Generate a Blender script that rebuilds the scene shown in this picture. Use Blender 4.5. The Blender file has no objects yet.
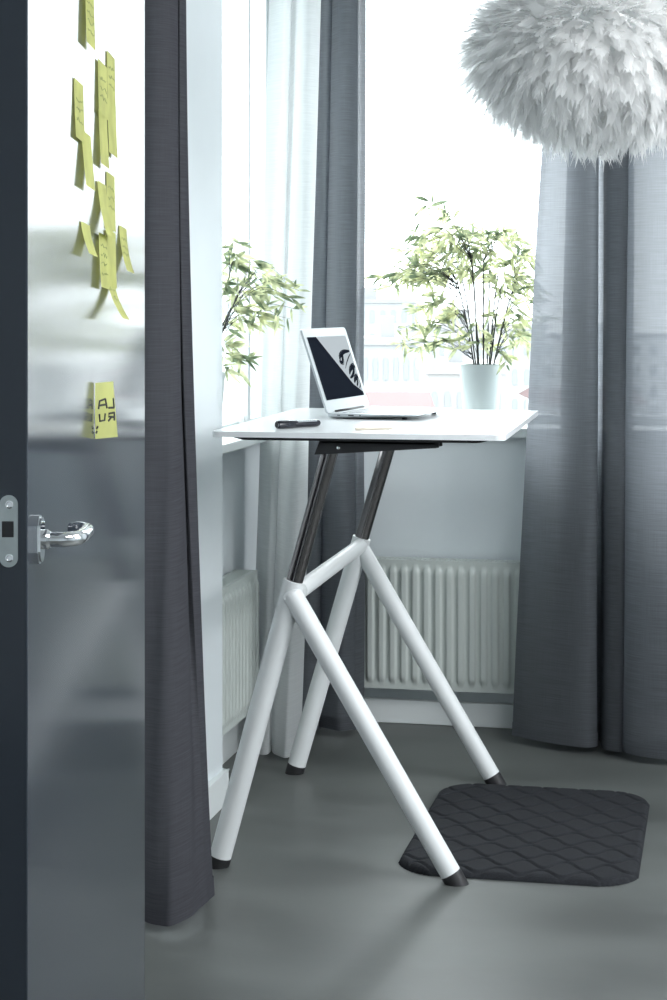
import bpy, bmesh, math, random
from mathutils import Vector, Matrix
C = bpy.context.scene
COL = C.collection
PI = math.pi
# ---------------------------------------------------------------- camera
YAW = math.radians(12.0); CAMH = 1.33; FPX = 1850.0; HX, HY = 333.5, 305.0
cd = bpy.data.cameras.new('camera'); cam = bpy.data.objects.new('camera', cd); COL.objects.link(cam)
cam.location = (0, 0, CAMH); cam.rotation_euler = (PI/2, 0, YAW)
cd.sensor_fit = 'HORIZONTAL'; cd.sensor_width = 36.0; cd.lens = 36.0*FPX/667.0
cd.shift_y = -(500.0-HY)/667.0; cd.clip_start = 0.05; cd.clip_end = 2000
C.camera = cam
# ---------------------------------------------------------------- sky, lights, exposure
w = bpy.data.worlds.new('sky'); C.world = w; w.use_nodes = True
bg = w.node_tree.nodes['Background']; bg.inputs[0].default_value = (0.925, 0.97, 1.0, 1); bg.inputs[1].default_value = 5.0
C.view_settings.view_transform = 'Standard'; C.view_settings.look = 'None'
C.view_settings.exposure = 0.0; C.view_settings.gamma = 1.0; C.view_settings.use_curve_mapping = False
def area(name, loc, rot, sx, sy, energy, col=(1, 1, 1), portal=False):
    l = bpy.data.lights.new(name, 'AREA'); l.shape = 'RECTANGLE'; l.size = sx; l.size_y = sy; l.energy = energy; l.color = col
    if portal: l.cycles.is_portal = True
    o = bpy.data.objects.new(name, l); COL.objects.link(o); o.location = loc; o.rotation_euler = rot; return o
area('back_window_portal', (-0.55, 6.13, 1.70), (-PI/2, 0, 0), 1.44, 1.50, 1, portal=True)
area('left_window_portal', (-1.50, 5.29, 1.70), (0, -PI/2, 0), 1.50, 0.96, 1, portal=True)
sd_ = bpy.data.lights.new('hazy_sun', 'SUN'); sd_.energy = 7.5; sd_.angle = math.radians(50); sd_.color = (.95, .98, 1.0)
so_ = bpy.data.objects.new('hazy_sun', sd_); COL.objects.link(so_)
so_.rotation_euler = Vector((-.40, .82, .60)).to_track_quat('Z', 'Y').to_euler()
area('added_ceiling_fill', (1.2, 3.1, 2.66), (0, 0, 0), 1.2, 1.2, 45, (0.945, 0.97, 1.0))  # unseen fill added overhead to lift the room, no fixture
area('added_front_fill', (0.8, 1.5, 2.66), (0, 0, 0), 1.0, 1.0, 62, (0.945, 0.97, 1.0))  # unseen fill added for surfaces that face the camera
area('added_right_fill', (2.52, 3.5, 2.05), (0, math.radians(82), 0), 1.1, 1.6, 82, (0.96, 0.98, 1.0))  # unseen fill added at the right to brighten pillar, notes and lamp

# ---------------------------------------------------------------- helpers
def cam_pt(px, py, d):
    X = (px-HX)/FPX*d
    return Vector((-d*math.sin(YAW)+X*math.cos(YAW), d*math.cos(YAW)+X*math.sin(YAW), CAMH-(py-HY)/FPX*d))
def ray(px):
    k = (px-HX)/FPX
    return (-math.sin(YAW)+k*math.cos(YAW), math.cos(YAW)+k*math.sin(YAW))
def on_y(px, py, y): return cam_pt(px, py, y/ray(px)[1])
def on_z(px, py, z): return cam_pt(px, py, (CAMH-z)*FPX/(py-HY))

def world_of(o):
    m = o.matrix_parent_inverse @ o.matrix_basis if o.parent else o.matrix_basis.copy()
    return world_of(o.parent) @ m if o.parent else m
def link(name, mesh, mat=None, parent=None, smooth=True):
    o = bpy.data.objects.new(name, mesh); COL.objects.link(o)
    if mat: mesh.materials.append(mat)
    if smooth:
        for p in mesh.polygons: p.use_smooth = True
    if parent:
        o.parent = parent; o.matrix_parent_inverse = world_of(parent).inverted()
    return o
def obj(name, bm, mat=None, parent=None, smooth=True, sharp=0.36):
    bm.normal_update()
    if smooth:
        for e in bm.edges:
            if len(e.link_faces) == 2 and e.calc_face_angle(0) > sharp: e.smooth = False
    me = bpy.data.meshes.new(name); bm.to_mesh(me); bm.free()
    return link(name, me, mat, parent, smooth)
def thing(name, label, cat, loc=(0, 0, 0), group=None):
    o = bpy.data.objects.new(name, None); COL.objects.link(o); o.location = loc; o.empty_display_size = .05
    o['label'] = label; o['category'] = cat
    if group: o['group'] = group
    return o
def tag(o, label, cat, group=None):
    o['label'] = label; o['category'] = cat
    if group: o['group'] = group
    return o
def struct(o): o['kind'] = 'structure'; return o
def box(bm, lo, hi, bevel=0.0, seg=2, M=None):
    lo = Vector(lo); hi = Vector(hi)
    r = bmesh.ops.create_cube(bm, size=1.0)
    vs = r['verts']
    for v in vs: v.co = Vector((lo.x+(v.co.x+.5)*(hi.x-lo.x), lo.y+(v.co.y+.5)*(hi.y-lo.y), lo.z+(v.co.z+.5)*(hi.z-lo.z)))
    if bevel > 0:
        es = list({e for v in vs for e in v.link_edges})
        rr = bmesh.ops.bevel(bm, geom=es, offset=bevel, segments=seg, profile=.5, affect='EDGES', clamp_overlap=True)
        vs = list({v for f in rr['faces'] for v in f.verts} | {v for v in vs if v.is_valid})
    if M is not None:
        for v in vs: v.co = M @ v.co
    return vs
def tube(bm, pts, rad, seg=20, cap=True, zcut=None):
    """swept tube along pts; rad a number or list; zcut = (z at start or None, z at end or None) slices that end horizontally"""
    pts = [Vector(p) for p in pts]; n = len(pts)
    if not isinstance(rad, (list, tuple)): rad = [rad]*n
    rings = []; up = None
    for i, p in enumerate(pts):
        t = (pts[min(i+1, n-1)]-pts[max(i-1, 0)]).normalized()
        if up is None:
            up = Vector((0, 0, 1)) if abs(t.z) < .9 else Vector((0, 1, 0))
        a = (up - t*up.dot(t)).normalized(); b = t.cross(a); up = a
        ring = []
        for k in range(seg):
            an = 2*PI*k/seg
            q = p + (a*math.cos(an)+b*math.sin(an))*rad[i]
            if zcut and ((i == 0 and zcut[0] is not None) or (i == n-1 and zcut[1] is not None)):
                zz = zcut[0] if i == 0 else zcut[1]
                q = q + t*((zz-q.z)/t.z)
            ring.append(bm.verts.new(q))
        rings.append(ring)
    for i in range(n-1):
        for k in range(seg):
            bm.faces.new((rings[i][k], rings[i][(k+1) % seg], rings[i+1][(k+1) % seg], rings[i+1][k]))
    if cap:
        bm.faces.new(rings[0][::-1]); bm.faces.new(rings[-1])
def lathe(bm, prof, seg=40, c=(0, 0, 0), axis=None):
    """profile [(r,z)], revolved about z (or about axis) at c"""
    c = Vector(c); R = Matrix.Identity(3)
    if axis is not None: R = Vector((0, 0, 1)).rotation_difference(Vector(axis)).to_matrix()
    rings = []
    for r, z in prof:
        if r < 1e-6: rings.append([bm.verts.new(c+R @ Vector((0, 0, z)))])
        else: rings.append([bm.verts.new(c+R @ Vector((r*math.cos(2*PI*k/seg), r*math.sin(2*PI*k/seg), z))) for k in range(seg)])
    for a, b in zip(rings, rings[1:]):
        for k in range(seg):
            k2 = (k+1) % seg
            if len(a) == 1 and len(b) == 1: continue
            if len(a) == 1: bm.faces.new((a[0], b[k2], b[k]))
            elif len(b) == 1: bm.faces.new((a[k], a[k2], b[0]))
            else: bm.faces.new((a[k], a[k2], b[k2], b[k]))
def prism(bm, outline, z0, z1, M=None):
    """outline [(x,y)] extruded z0..z1, transformed by M"""
    M = M or Matrix.Identity(4)
    lo = [bm.verts.new(M @ Vector((x, y, z0))) for x, y in outline]; hi = [bm.verts.new(M @ Vector((x, y, z1))) for x, y in outline]
    n = len(outline)
    for i in range(n): bm.faces.new((lo[i], lo[(i+1) % n], hi[(i+1) % n], hi[i]))
    bm.faces.new(lo[::-1]); bm.faces.new(hi)
def rrect(x0, y0, x1, y1, r, n=6):
    out = []
    for cx, cy, a0 in ((x1-r, y0+r, -PI/2), (x1-r, y1-r, 0), (x0+r, y1-r, PI/2), (x0+r, y0+r, PI)):
        for k in range(n+1):
            a = a0+PI/2*k/n; out.append((cx+r*math.cos(a), cy+r*math.sin(a)))
    return out
def catmull(P, n):
    P = [Vector(p) for p in P]; Q = [2*P[0]-P[1]]+P+[2*P[-1]-P[-2]]; m = len(P)-1; out = []
    for i in range(n+1):
        u = i/n*m; k = min(int(u), m-1); t = u-k; p0, p1, p2, p3 = Q[k:k+4]
        out.append(.5*((2*p1)+(p2-p0)*t+(2*p0-5*p1+4*p2-p3)*t*t+(3*p1-p0-3*p2+p3)*t**3))
    return out
# ---------------------------------------------------------------- materials
def mat(name):
    m = bpy.data.materials.new(name); m.use_nodes = True; nt = m.node_tree
    return m, nt, nt.nodes, nt.links
def principled(name, col, rough=.5, metal=0.0, spec=.5, noise=0.0, nscale=20, bump=0.0, bscale=200, coat=0.0, dirs=None, rvar=0.0, ior=1.5):
    m, nt, N, L = mat(name); b = N['Principled BSDF']
    b.inputs['Base Color'].default_value = (*col, 1); b.inputs['Roughness'].default_value = rough; b.inputs['Metallic'].default_value = metal
    b.inputs['Specular IOR Level'].default_value = spec; b.inputs['Coat Weight'].default_value = coat; b.inputs['IOR'].default_value = ior
    tc = N.new('ShaderNodeTexCoord'); mp = N.new('ShaderNodeMapping'); L.new(tc.outputs['Object'], mp.inputs[0])
    if dirs: mp.inputs['Scale'].default_value = dirs
    if noise:
        t = N.new('ShaderNodeTexNoise'); t.inputs['Scale'].default_value = nscale; t.inputs['Detail'].default_value = 6; L.new(mp.outputs[0], t.inputs[0])
        r = N.new('ShaderNodeValToRGB'); r.color_ramp.elements[0].position = .3; r.color_ramp.elements[1].position = .7
        r.color_ramp.elements[0].color = (*[c*(1-noise) for c in col], 1); r.color_ramp.elements[1].color = (*[min(1, c*(1+noise)) for c in col], 1)
        L.new(t.outputs[0], r.inputs[0]); L.new(r.outputs[0], b.inputs['Base Color'])
        if rvar:
            mr = N.new('ShaderNodeMapRange'); mr.inputs['To Min'].default_value = rough-rvar; mr.inputs['To Max'].default_value = rough+rvar
            L.new(t.outputs[0], mr.inputs[0]); L.new(mr.outputs[0], b.inputs['Roughness'])
    if bump:
        t2 = N.new('ShaderNodeTexNoise'); t2.inputs['Scale'].default_value = bscale; t2.inputs['Detail'].default_value = 3; L.new(mp.outputs[0], t2.inputs[0])
        bp = N.new('ShaderNodeBump'); bp.inputs['Strength'].default_value = bump; bp.inputs['Distance'].default_value = .002
        L.new(t2.outputs[0], bp.inputs['Height']); L.new(bp.outputs[0], b.inputs['Normal'])
    return m
def fabric(name, col, trans, tl, weave=900, slub=.22):
    """woven cloth: diffuse + light passing through the threads (translucent) + open gaps between the threads (transparent)"""
    m, nt, N, L = mat(name); N.remove(N['Principled BSDF']); out = N['Material Output']
    tc = N.new('ShaderNodeTexCoord'); uv = tc.outputs['UV']
    mp = N.new('ShaderNodeMapping'); mp.inputs['Scale'].default_value = (10, 420, 1); L.new(uv, mp.inputs[0])
    n1 = N.new('ShaderNodeTexNoise'); n1.inputs['Scale'].default_value = 1.0; n1.inputs['Detail'].default_value = 4; L.new(mp.outputs[0], n1.inputs[0])
    mp2 = N.new('ShaderNodeMapping'); mp2.inputs['Scale'].default_value = (800, 10, 1); L.new(uv, mp2.inputs[0])
    n2 = N.new('ShaderNodeTexNoise'); n2.inputs['Scale'].default_value = 1.0; n2.inputs['Detail'].default_value = 3; L.new(mp2.outputs[0], n2.inputs[0])
    ad = N.new('ShaderNodeMath'); ad.operation = 'MULTIPLY_ADD'; ad.inputs[1].default_value = .45; L.new(n2.outputs[0], ad.inputs[0]); L.new(n1.outputs[0], ad.inputs[2])
    mr = N.new('ShaderNodeMapRange'); mr.inputs['From Min'].default_value = .5; mr.inputs['From Max'].default_value = .95
    mr.inputs['To Min'].default_value = 1-slub; mr.inputs['To Max'].default_value = 1+slub; L.new(ad.outputs[0], mr.inputs[0])
    rgb = N.new('ShaderNodeRGB'); rgb.outputs[0].default_value = (*col, 1)
    mx = N.new('ShaderNodeVectorMath'); mx.operation = 'SCALE'; L.new(rgb.outputs[0], mx.inputs[0]); L.new(mr.outputs[0], mx.inputs['Scale'])
    df = N.new('ShaderNodeBsdfDiffuse'); tlb = N.new('ShaderNodeBsdfTranslucent'); tr = N.new('ShaderNodeBsdfTransparent')
    L.new(mx.outputs[0], df.inputs[0]); L.new(mx.outputs[0], tlb.inputs[0])
    bp = N.new('ShaderNodeBump'); bp.inputs['Strength'].default_value = .25; bp.inputs['Distance'].default_value = .001
    L.new(ad.outputs[0], bp.inputs['Height']); L.new(bp.outputs[0], df.inputs['Normal'])
    m1 = N.new('ShaderNodeMixShader'); m1.inputs[0].default_value = tl; L.new(df.outputs[0], m1.inputs[1]); L.new(tlb.outputs[0], m1.inputs[2])
    lw = N.new('ShaderNodeLayerWeight'); lw.inputs['Blend'].default_value = .45      # threads close up when the cloth turns edge on
    iv = N.new('ShaderNodeMath'); iv.operation = 'SUBTRACT'; iv.inputs[0].default_value = 1.0; L.new(lw.outputs['Facing'], iv.inputs[1])
    ml = N.new('ShaderNodeMath'); ml.operation = 'MULTIPLY'; ml.inputs[1].default_value = trans; L.new(iv.outputs[0], ml.inputs[0])
    dv = N.new('ShaderNodeMath'); dv.operation = 'DIVIDE'; L.new(ml.outputs[0], dv.inputs[0]); L.new(mr.outputs[0], dv.inputs[1])
    m2 = N.new('ShaderNodeMixShader'); L.new(dv.outputs[0], m2.inputs[0]); L.new(m1.outputs[0], m2.inputs[1]); L.new(tr.outputs[0], m2.inputs[2])
    L.new(m2.outputs[0], out.inputs[0]); return m
def thin(name, col, tl, var=0.0, vscale=30, col2=None, see=0.0):
    """thin leaf / feather / paper: diffuse + translucent"""
    m, nt, N, L = mat(name); N.remove(N['Principled BSDF']); out = N['Material Output']
    df = N.new('ShaderNodeBsdfDiffuse'); t = N.new('ShaderNodeBsdfTranslucent'); mx = N.new('ShaderNodeMixShader'); mx.inputs[0].default_value = tl
    df.inputs[0].default_value = (*col, 1); t.inputs[0].default_value = (*col, 1)
    if var:
        tc = N.new('ShaderNodeTexCoord'); n = N.new('ShaderNodeTexNoise'); n.inputs['Scale'].default_value = vscale; L.new(tc.outputs['Object'], n.inputs[0])
        r = N.new('ShaderNodeValToRGB'); r.color_ramp.elements[0].position = .38; r.color_ramp.elements[1].position = .62
        c2 = col2 or [c*(1-var) for c in col]
        r.color_ramp.elements[0].color = (*c2, 1); r.color_ramp.elements[1].color = (*[min(1, c*(1+var)) for c in col], 1)
        L.new(n.outputs[0], r.inputs[0]); L.new(r.outputs[0], df.inputs[0]); L.new(r.outputs[0], t.inputs[0])
    L.new(df.outputs[0], mx.inputs[1]); L.new(t.outputs[0], mx.inputs[2]); L.new(mx.outputs[0], out.inputs[0])
    if see:                                   # open barbs let part of the light straight through
        tr = N.new('ShaderNodeBsdfTransparent'); m2 = N.new('ShaderNodeMixShader'); m2.inputs[0].default_value = see
        L.new(mx.outputs[0], m2.inputs[1]); L.new(tr.outputs[0], m2.inputs[2]); L.new(m2.outputs[0], out.inputs[0])
    return m
def glass(name):
    m, nt, N, L = mat(name); N.remove(N['Principled BSDF']); out = N['Material Output']
    fr = N.new('ShaderNodeFresnel'); fr.inputs[0].default_value = 1.45
    tr = N.new('ShaderNodeBsdfTransparent'); tr.inputs[0].default_value = (.97, .99, .99, 1); gl = N.new('ShaderNodeBsdfGlossy'); gl.inputs['Roughness'].default_value = 0.0
    ge = N.new('ShaderNodeNewGeometry'); iv = N.new('ShaderNodeMath'); iv.operation = 'SUBTRACT'; iv.inputs[0].default_value = 1.0; L.new(ge.outputs['Backfacing'], iv.inputs[1])
    fm = N.new('ShaderNodeMath'); fm.operation = 'MULTIPLY'; L.new(fr.outputs[0], fm.inputs[0]); L.new(iv.outputs[0], fm.inputs[1])
    mx = N.new('ShaderNodeMixShader'); L.new(fm.outputs[0], mx.inputs[0]); L.new(tr.outputs[0], mx.inputs[1]); L.new(gl.outputs[0], mx.inputs[2]); L.new(mx.outputs[0], out.inputs[0]); return m
def emit(name, col, s):
    m, nt, N, L = mat(name); b = N['Principled BSDF']; b.inputs['Base Color'].default_value = (.02, .02, .02, 1); b.inputs['Roughness'].default_value = .6; b.inputs['Specular IOR Level'].default_value = 0.0
    b.inputs['Emission Color'].default_value = (*col, 1); b.inputs['Emission Strength'].default_value = s; return m

M_wall = principled('wall_paint', (.70, .75, .77), .55, noise=.03, nscale=3, bump=.08, bscale=60)
M_ceil = principled('ceiling_paint', (.75, .77, .78), .8)
M_trim = principled('white_trim', (.72, .76, .76), .35)
M_rad = principled('radiator_enamel', (.50, .54, .515), .38)
M_floor = principled('concrete', (.088, .095, .091), .42, noise=.22, nscale=2.2, bump=.05, bscale=160, rvar=.07, dirs=(1, 2.2, 1))
M_door = principled('slate_gloss_paint', (.030, .037, .047), .13, noise=.05, nscale=3, dirs=(1, 1, .1), ior=1.37)
M_chrome = principled('chrome', (.82, .83, .84), .07, 1.0)
M_steel = principled('brushed_plate', (.50, .54, .54), .38, 1.0, noise=.05, nscale=60)
M_hole = principled('dark_recess', (.012, .013, .015), .6)
M_grey = fabric('grey_curtain_cloth', (.215, .230, .252), .050, .72, slub=.14)
M_sheer = fabric('white_sheer_cloth', (.78, .80, .80), .08, .55, slub=.06)
M_dgrey = fabric('dark_grey_curtain_cloth', (.064, .065, .074), .015, .2, slub=.15)
M_white = principled('white_powder_coat', (.71, .735, .735), .42, bump=.03, bscale=600)
M_top = principled('white_laminate', (.82, .85, .86), .22)
M_rubber = principled('black_rubber', (.012, .012, .014), .55)
M_post = principled('gunmetal_post', (.20, .19, .19), .16, 1.0, noise=.04, nscale=200, dirs=(1, 1, .05))
M_black = principled('black_steel', (.016, .016, .018), .45)
M_mat = principled('charcoal_foam', (.018, .0195, .023), .85, spec=.2, noise=.6, nscale=420, bump=.5, bscale=700)
M_alu = principled('silver_aluminium', (.47, .50, .52), .36, .6)
M_key = principled('pale_keys', (.33, .35, .37), .5)
M_pot = principled('white_ceramic', (.70, .76, .76), .45)
M_soil = principled('dark_soil', (.03, .025, .02), .9, noise=.4, nscale=80, bump=.6, bscale=80)
M_cane = principled('black_cane', (.018, .020, .016), .5)
M_leaf = thin('bamboo_leaf', (.68, .70, .44), .48, .18, 22, (.16, .21, .13))
M_feather = thin('white_feather', (.97, .972, .968), .56, see=.50)
M_core = thin('white_paper_core', (.90, .92, .92), .5)
M_note = thin('lime_paper', (.75, .77, .36), .30, .06, 18)
M_ink = principled('dark_ink', (.02, .022, .02), .6)
M_pencilmark = principled('pencil_mark', (.36, .41, .17), .7)
M_marker = principled('black_gloss_plastic', (.014, .015, .022), .2)
M_glass = glass('window_glass')
M_wood = principled('pale_wood', (.62, .56, .46), .5, noise=.1, nscale=40, dirs=(1, 1, 8))
M_screen_glare = emit('display_painted_glare', (.80, .90, .96), .62)  # bright part of the screen's reflection, put in as emission
M_screen_reflection = principled('display_painted_reflection', (.012, .015, .022), .6, spec=0.0)  # dark part of the screen's reflection as flat colour, gloss off
M_rail = principled('white_rail', (.7, .72, .72), .4)

# ---------------------------------------------------------------- room shell
XL, XR_, YB, ZC = -1.32, 2.6, 5.82, 2.70      # pillar wall plane, right wall, back wall, ceiling
XN = -1.44                                     # recessed left wall plane
def slab(name, boxes, m, parent=None, bevel=0.0):
    bm = bmesh.new()
    for lo, hi in boxes: box(bm, lo, hi, bevel)
    return obj(name, bm, m, parent, smooth=bevel > 0)
struct(slab('floor', [((-2.0, -1.7, -.10), (XR_+.2, 6.15, 0))], M_floor))
struct(slab('ceiling', [((-2.0, -1.7, ZC), (XR_+.2, 6.15, ZC+.1))], M_ceil))
WX0, WX1, WZ0, WZ1 = -1.27, .17, .915, 2.45    # back window opening
struct(slab('wall_back', [((-1.50, YB, 0), (WX0, 6.12, ZC)), ((WX1, YB, 0), (XR_+.2, 6.12, ZC)),
                          ((WX0, YB, 0), (WX1, 6.12, WZ0)), ((WX0, YB, WZ1), (WX1, 6.12, ZC))], M_wall))
PE = 4.78                                      # far end of the pillar wall
LZ0 = .925                                     # underside of the left sill
LY0, LY1 = 4.80, 5.78                          # left window opening
struct(slab('wall_left', [((-1.72, PE, 0), (XN, LY0, ZC)), ((-1.50, LY1, 0), (XN, YB, ZC)), ((-1.72, LY1, 0), (-1.50, YB, LZ0)),
                          ((-1.72, LY0, 0), (XN, LY1, .925)), ((-1.72, LY0, WZ1), (XN, LY1, ZC))], M_wall))
struct(slab('wall_pillar', [((-1.72, 3.27, 0), (XL, PE, ZC))], M_wall))
struct(slab('wall_door', [((-1.72, 3.17, 0), (-1.12, 3.27, ZC))], M_wall))
struct(slab('wall_rear', [((-2.0, -1.7, 0), (XR_+.2, -1.5, ZC))], M_wall))
struct(slab('wall_front_room', [((-2.0, -1.5, 0), (-1.75, 3.27, ZC))], M_wall))
struct(slab('wall_right', [((XR_, -1.5, 0), (XR_+.2, YB, ZC))], M_wall))
# baseboards
def board(name, boxes):
    bm = bmesh.new()
    for lo, hi in boxes: box(bm, lo, hi, .003, 2)
    return struct(obj(name, bm, M_trim))
board('baseboard_back', [((-1.40, 5.795, 0), (2.58, YB, .075))])
board('baseboard_left', [((XN, PE+.018, 0), (-1.425, 5.795, .095))])
board('baseboard_pillar', [((XL, 3.28, 0), (-1.303, PE+.016, .088)), ((XN, PE, 0), (-1.303, PE+.016, .088))])
# back window
win = struct(bpy.data.objects.new('window_1', None)); COL.objects.link(win); win.location = ((WX0+WX1)/2, 6.05, WZ0)
def framed(parent, axis, a0, a1, z0, z1, p, th, wd):
    def bx(bm, u0, u1, w0, w1):
        if axis == 'x': box(bm, (u0, p-th/2, w0), (u1, p+th/2, w1), .004)
        else: box(bm, (p-th/2, u0, w0), (p+th/2, u1, w1), .004)
    bm = bmesh.new()
    bx(bm, a0, a0+wd, z0, z1); bx(bm, a1-wd, a1, z0, z1); bx(bm, a0+wd, a1-wd, z1-wd, z1); bx(bm, a0+wd, a1-wd, z0, z0+.028)
    obj('window_frame', bm, M_trim, parent)
    bm = bmesh.new()
    if axis == 'x': box(bm, (a0+wd-.005, p-.003, z0+.023), (a1-wd+.005, p+.003, z1-wd+.005))
    else: box(bm, (p-.003, a0+wd-.005, z0+.023), (p+.003, a1-wd+.005, z1-wd+.005))
    bmesh.ops.recalc_face_normals(bm, faces=bm.faces[:]); obj('glass_pane', bm, M_glass, parent, smooth=False)
framed(win, 'x', WX0, WX1, WZ0+.028, WZ1, 6.085, .05, .05)
slab('window_sill', [((-1.44, 5.785, WZ0), (WX1+.05, 5.82, WZ0+.028)), ((WX0, 5.815, WZ0+.0005), (WX1, 6.11, WZ0+.028))], M_trim, win)
win2 = struct(bpy.data.objects.new('window_2', None)); COL.objects.link(win2); win2.location = (-1.6, (LY0+LY1)/2, WZ0)
framed(win2, 'y', LY0, LY1, LZ0+.026, WZ1, -1.462, .045, .035)
bm = bmesh.new(); box(bm, (-1.484, 5.40, LZ0+.03), (-1.436, 5.53, WZ1-.02), .004); box(bm, (-1.44, 5.43, LZ0+.03), (-1.428, 5.50, WZ1-.03), .003)
obj('mullion', bm, M_trim, win2)
slab('window_sill', [((-1.70, LY0+.001, LZ0), (-1.335, 5.785, LZ0+.026))], M_trim, win2, .003)

# ---------------------------------------------------------------- door leaf, standing open towards the viewer
DA = math.radians(2.4)                        # angle of the leaf to the view axis
dn0 = cam_pt(27.5, HY, 2.31)                  # near free edge of the face
fw = Vector((-math.sin(YAW), math.cos(YAW), 0)); rt = Vector((math.cos(YAW), math.sin(YAW), 0))
DE = (fw*math.cos(DA)+rt*math.sin(DA)).normalized()      # along the leaf, towards the hinges
DN = (rt*math.cos(DA)-fw*math.sin(DA)).normalized()      # out of the face
DO = Vector((dn0.x, dn0.y, 0))
MD = Matrix(((DE.x, DN.x, 0, DO.x), (DE.y, DN.y, 0, DO.y), (0, 0, 1, 0), (0, 0, 0, 1)))   # local: x along, y out of face, z up
DT, DW, DH = .045, 1.02, 2.05
def door_at(px, py):
    """door-local (s, z) under a photo pixel"""
    rx, ry = ray(px); r = Vector((rx, ry, 0)); k = DO.dot(DN)/r.dot(DN)
    P = r*k
    return ((P-DO).dot(DE), CAMH-(py-HY)/FPX*k)
door = struct(bpy.data.objects.new('door_1', None)); COL.objects.link(door); door.location = DO
bm = bmesh.new(); box(bm, (0, -DT, .008), (DW, 0, DH), .0025, 2, MD); obj('door_leaf', bm, M_door, door)
lz = CAMH-(531-HY)/800.0
bm = bmesh.new()                              # face plate let into the edge
Mx = MD @ Matrix(((0, 0, -1, 0), (1, 0, 0, -.0235), (0, 1, 0, lz), (0, 0, 0, 1)))    # plate x -> across edge, y -> up, z -> out of edge
prism(bm, rrect(-.0115, -.045, .0115, .045, .0113, 8), -.001, .0016, Mx)
fp = obj('lock_face_plate', bm, M_steel, door, sharp=.36)
bm = bmesh.new(); box(bm, (-.0085, -.0075, .0010), (.0065, .0125, .0021), .0008, 2, Mx); obj('latch_opening', bm, M_hole, fp)
for sy in (-.0335, .0335):
    bm = bmesh.new(); lathe(bm, [(0, .0021), (.0030, .0021), (.0034, .0030), (.0050, .0028), (.0055, .0012)], 20, (0, 0, 0))
    for v in bm.verts: v.co = Mx @ (v.co+Vector((.001, sy, 0)))
    obj('plate_screw', bm, M_chrome, fp)
# lever handle
hs, hz = .048, CAMH-(541-HY)/790.0
lh = bpy.data.objects.new('lever_handle', None); COL.objects.link(lh); lh.parent = door; lh.matrix_parent_inverse = Matrix.Identity(4)
bm = bmesh.new()
for y, g in ((0, 0), (.004, 0), (.0075, -.003)):
    pass
Mr = MD @ Matrix(((1, 0, 0, hs), (0, 0, 1, 0), (0, 1, 0, hz), (0, 0, 0, 1)))
pts = rrect(-.0165, -.031, .0165, .031, .0160, 8)
prism(bm, pts, -.0005, .0065, Mr); prism(bm, [(x*.86, y*.92) for x, y in pts], .0065, .0095, Mr)
r1 = obj('rosette', bm, M_chrome, lh)
bm = bmesh.new()
path = [(hs, .006, hz), (hs, .026, hz), (hs, .036, hz), (hs+.006, .046, hz), (hs+.020, .052, hz), (hs+.045, .053, hz), (hs+.085, .051, hz), (hs+.102, .047, hz), (hs+.114, .036, hz), (hs+.117, .022, hz)]
pp = catmull([Vector(p) for p in path], 48)
tube(bm, [MD @ p for p in pp], [.0095 if i < 44 else .0095-.0006*(i-44) for i in range(49)], 20)
obj('lever', bm, M_chrome, lh)
bm = bmesh.new(); lathe(bm, [(.0, .004), (.0125, .004), (.0125, .016), (.0105, .020), (0, .020)], 28)
for v in bm.verts: v.co = Mr @ v.co
obj('collar', bm, M_chrome, lh)

# ---------------------------------------------------------------- sticky notes on the door
def note(px0, px1, y0, y1, lift, label, twist=0.0, base=.0012, kink=1.8, slope=0.0, marks=()):
    """px0..px1 the top edge in the photo, y0..y1 its height; lift = how far the loose bottom edge stands off the door"""
    s0, z0 = door_at(px0, y0); s1, _ = door_at(px1, y0); s1 = s0+min(max(s1-s0, .05), .085); _, z1 = door_at((px0+px1)/2, y1)
    bm = bmesh.new(); NU, NV = 6, 14; H = z0-z1; uvl = bm.loops.layers.uv.new()
    def P(u, v, off=0.0):
        n = base+lift*(v**kink)*(1+twist*(u-.5)*2)
        return Vector((s0+(s1-s0)*u, n+off, z0-H*v-slope*u*(s1-s0)))
    g = [[bm.verts.new(MD @ P(i/NU, j/NV)) for i in range(NU+1)] for j in range(NV+1)]
    for j in range(NV):
        for i in range(NU): bm.faces.new((g[j][i], g[j+1][i], g[j+1][i+1], g[j][i+1]))
    for f in list(bm.faces): pass
    bmesh.ops.solidify(bm, geom=bm.faces[:], thickness=.0003)
    o = tag(obj('sticky_note', bm, M_note), label, 'sticky note', 'lime sticky notes on the door')
    if marks:
        bm = bmesh.new()
        for stroke in marks:
            for a, b in zip(stroke, stroke[1:]):
                L = max(abs(a[0]-b[0]), abs(a[1]-b[1])); n = max(1, int(L/.06))
                for k in range(n):
                    pa = [a[q]+(b[q]-a[q])*k/n for q in (0, 1)]; pb = [a[q]+(b[q]-a[q])*(k+1)/n for q in (0, 1)]
                    A = MD @ P(*pa, .0007); B = MD @ P(*pb, .0007)
                    tube(bm, [A, B], .0004, 5)
        obj('handwriting', bm, M_pencilmark, o)
    return o
def scrib(seed, v0, v1):
    r = random.Random(seed); out = []; v = v0
    while v < v1:
        u = .15; st = [(u, v)]
        while u < .8:
            u += r.uniform(.06, .14); st.append((u, v+r.uniform(-.045, .045)))
        out.append(st); v += .17
    return out
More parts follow.
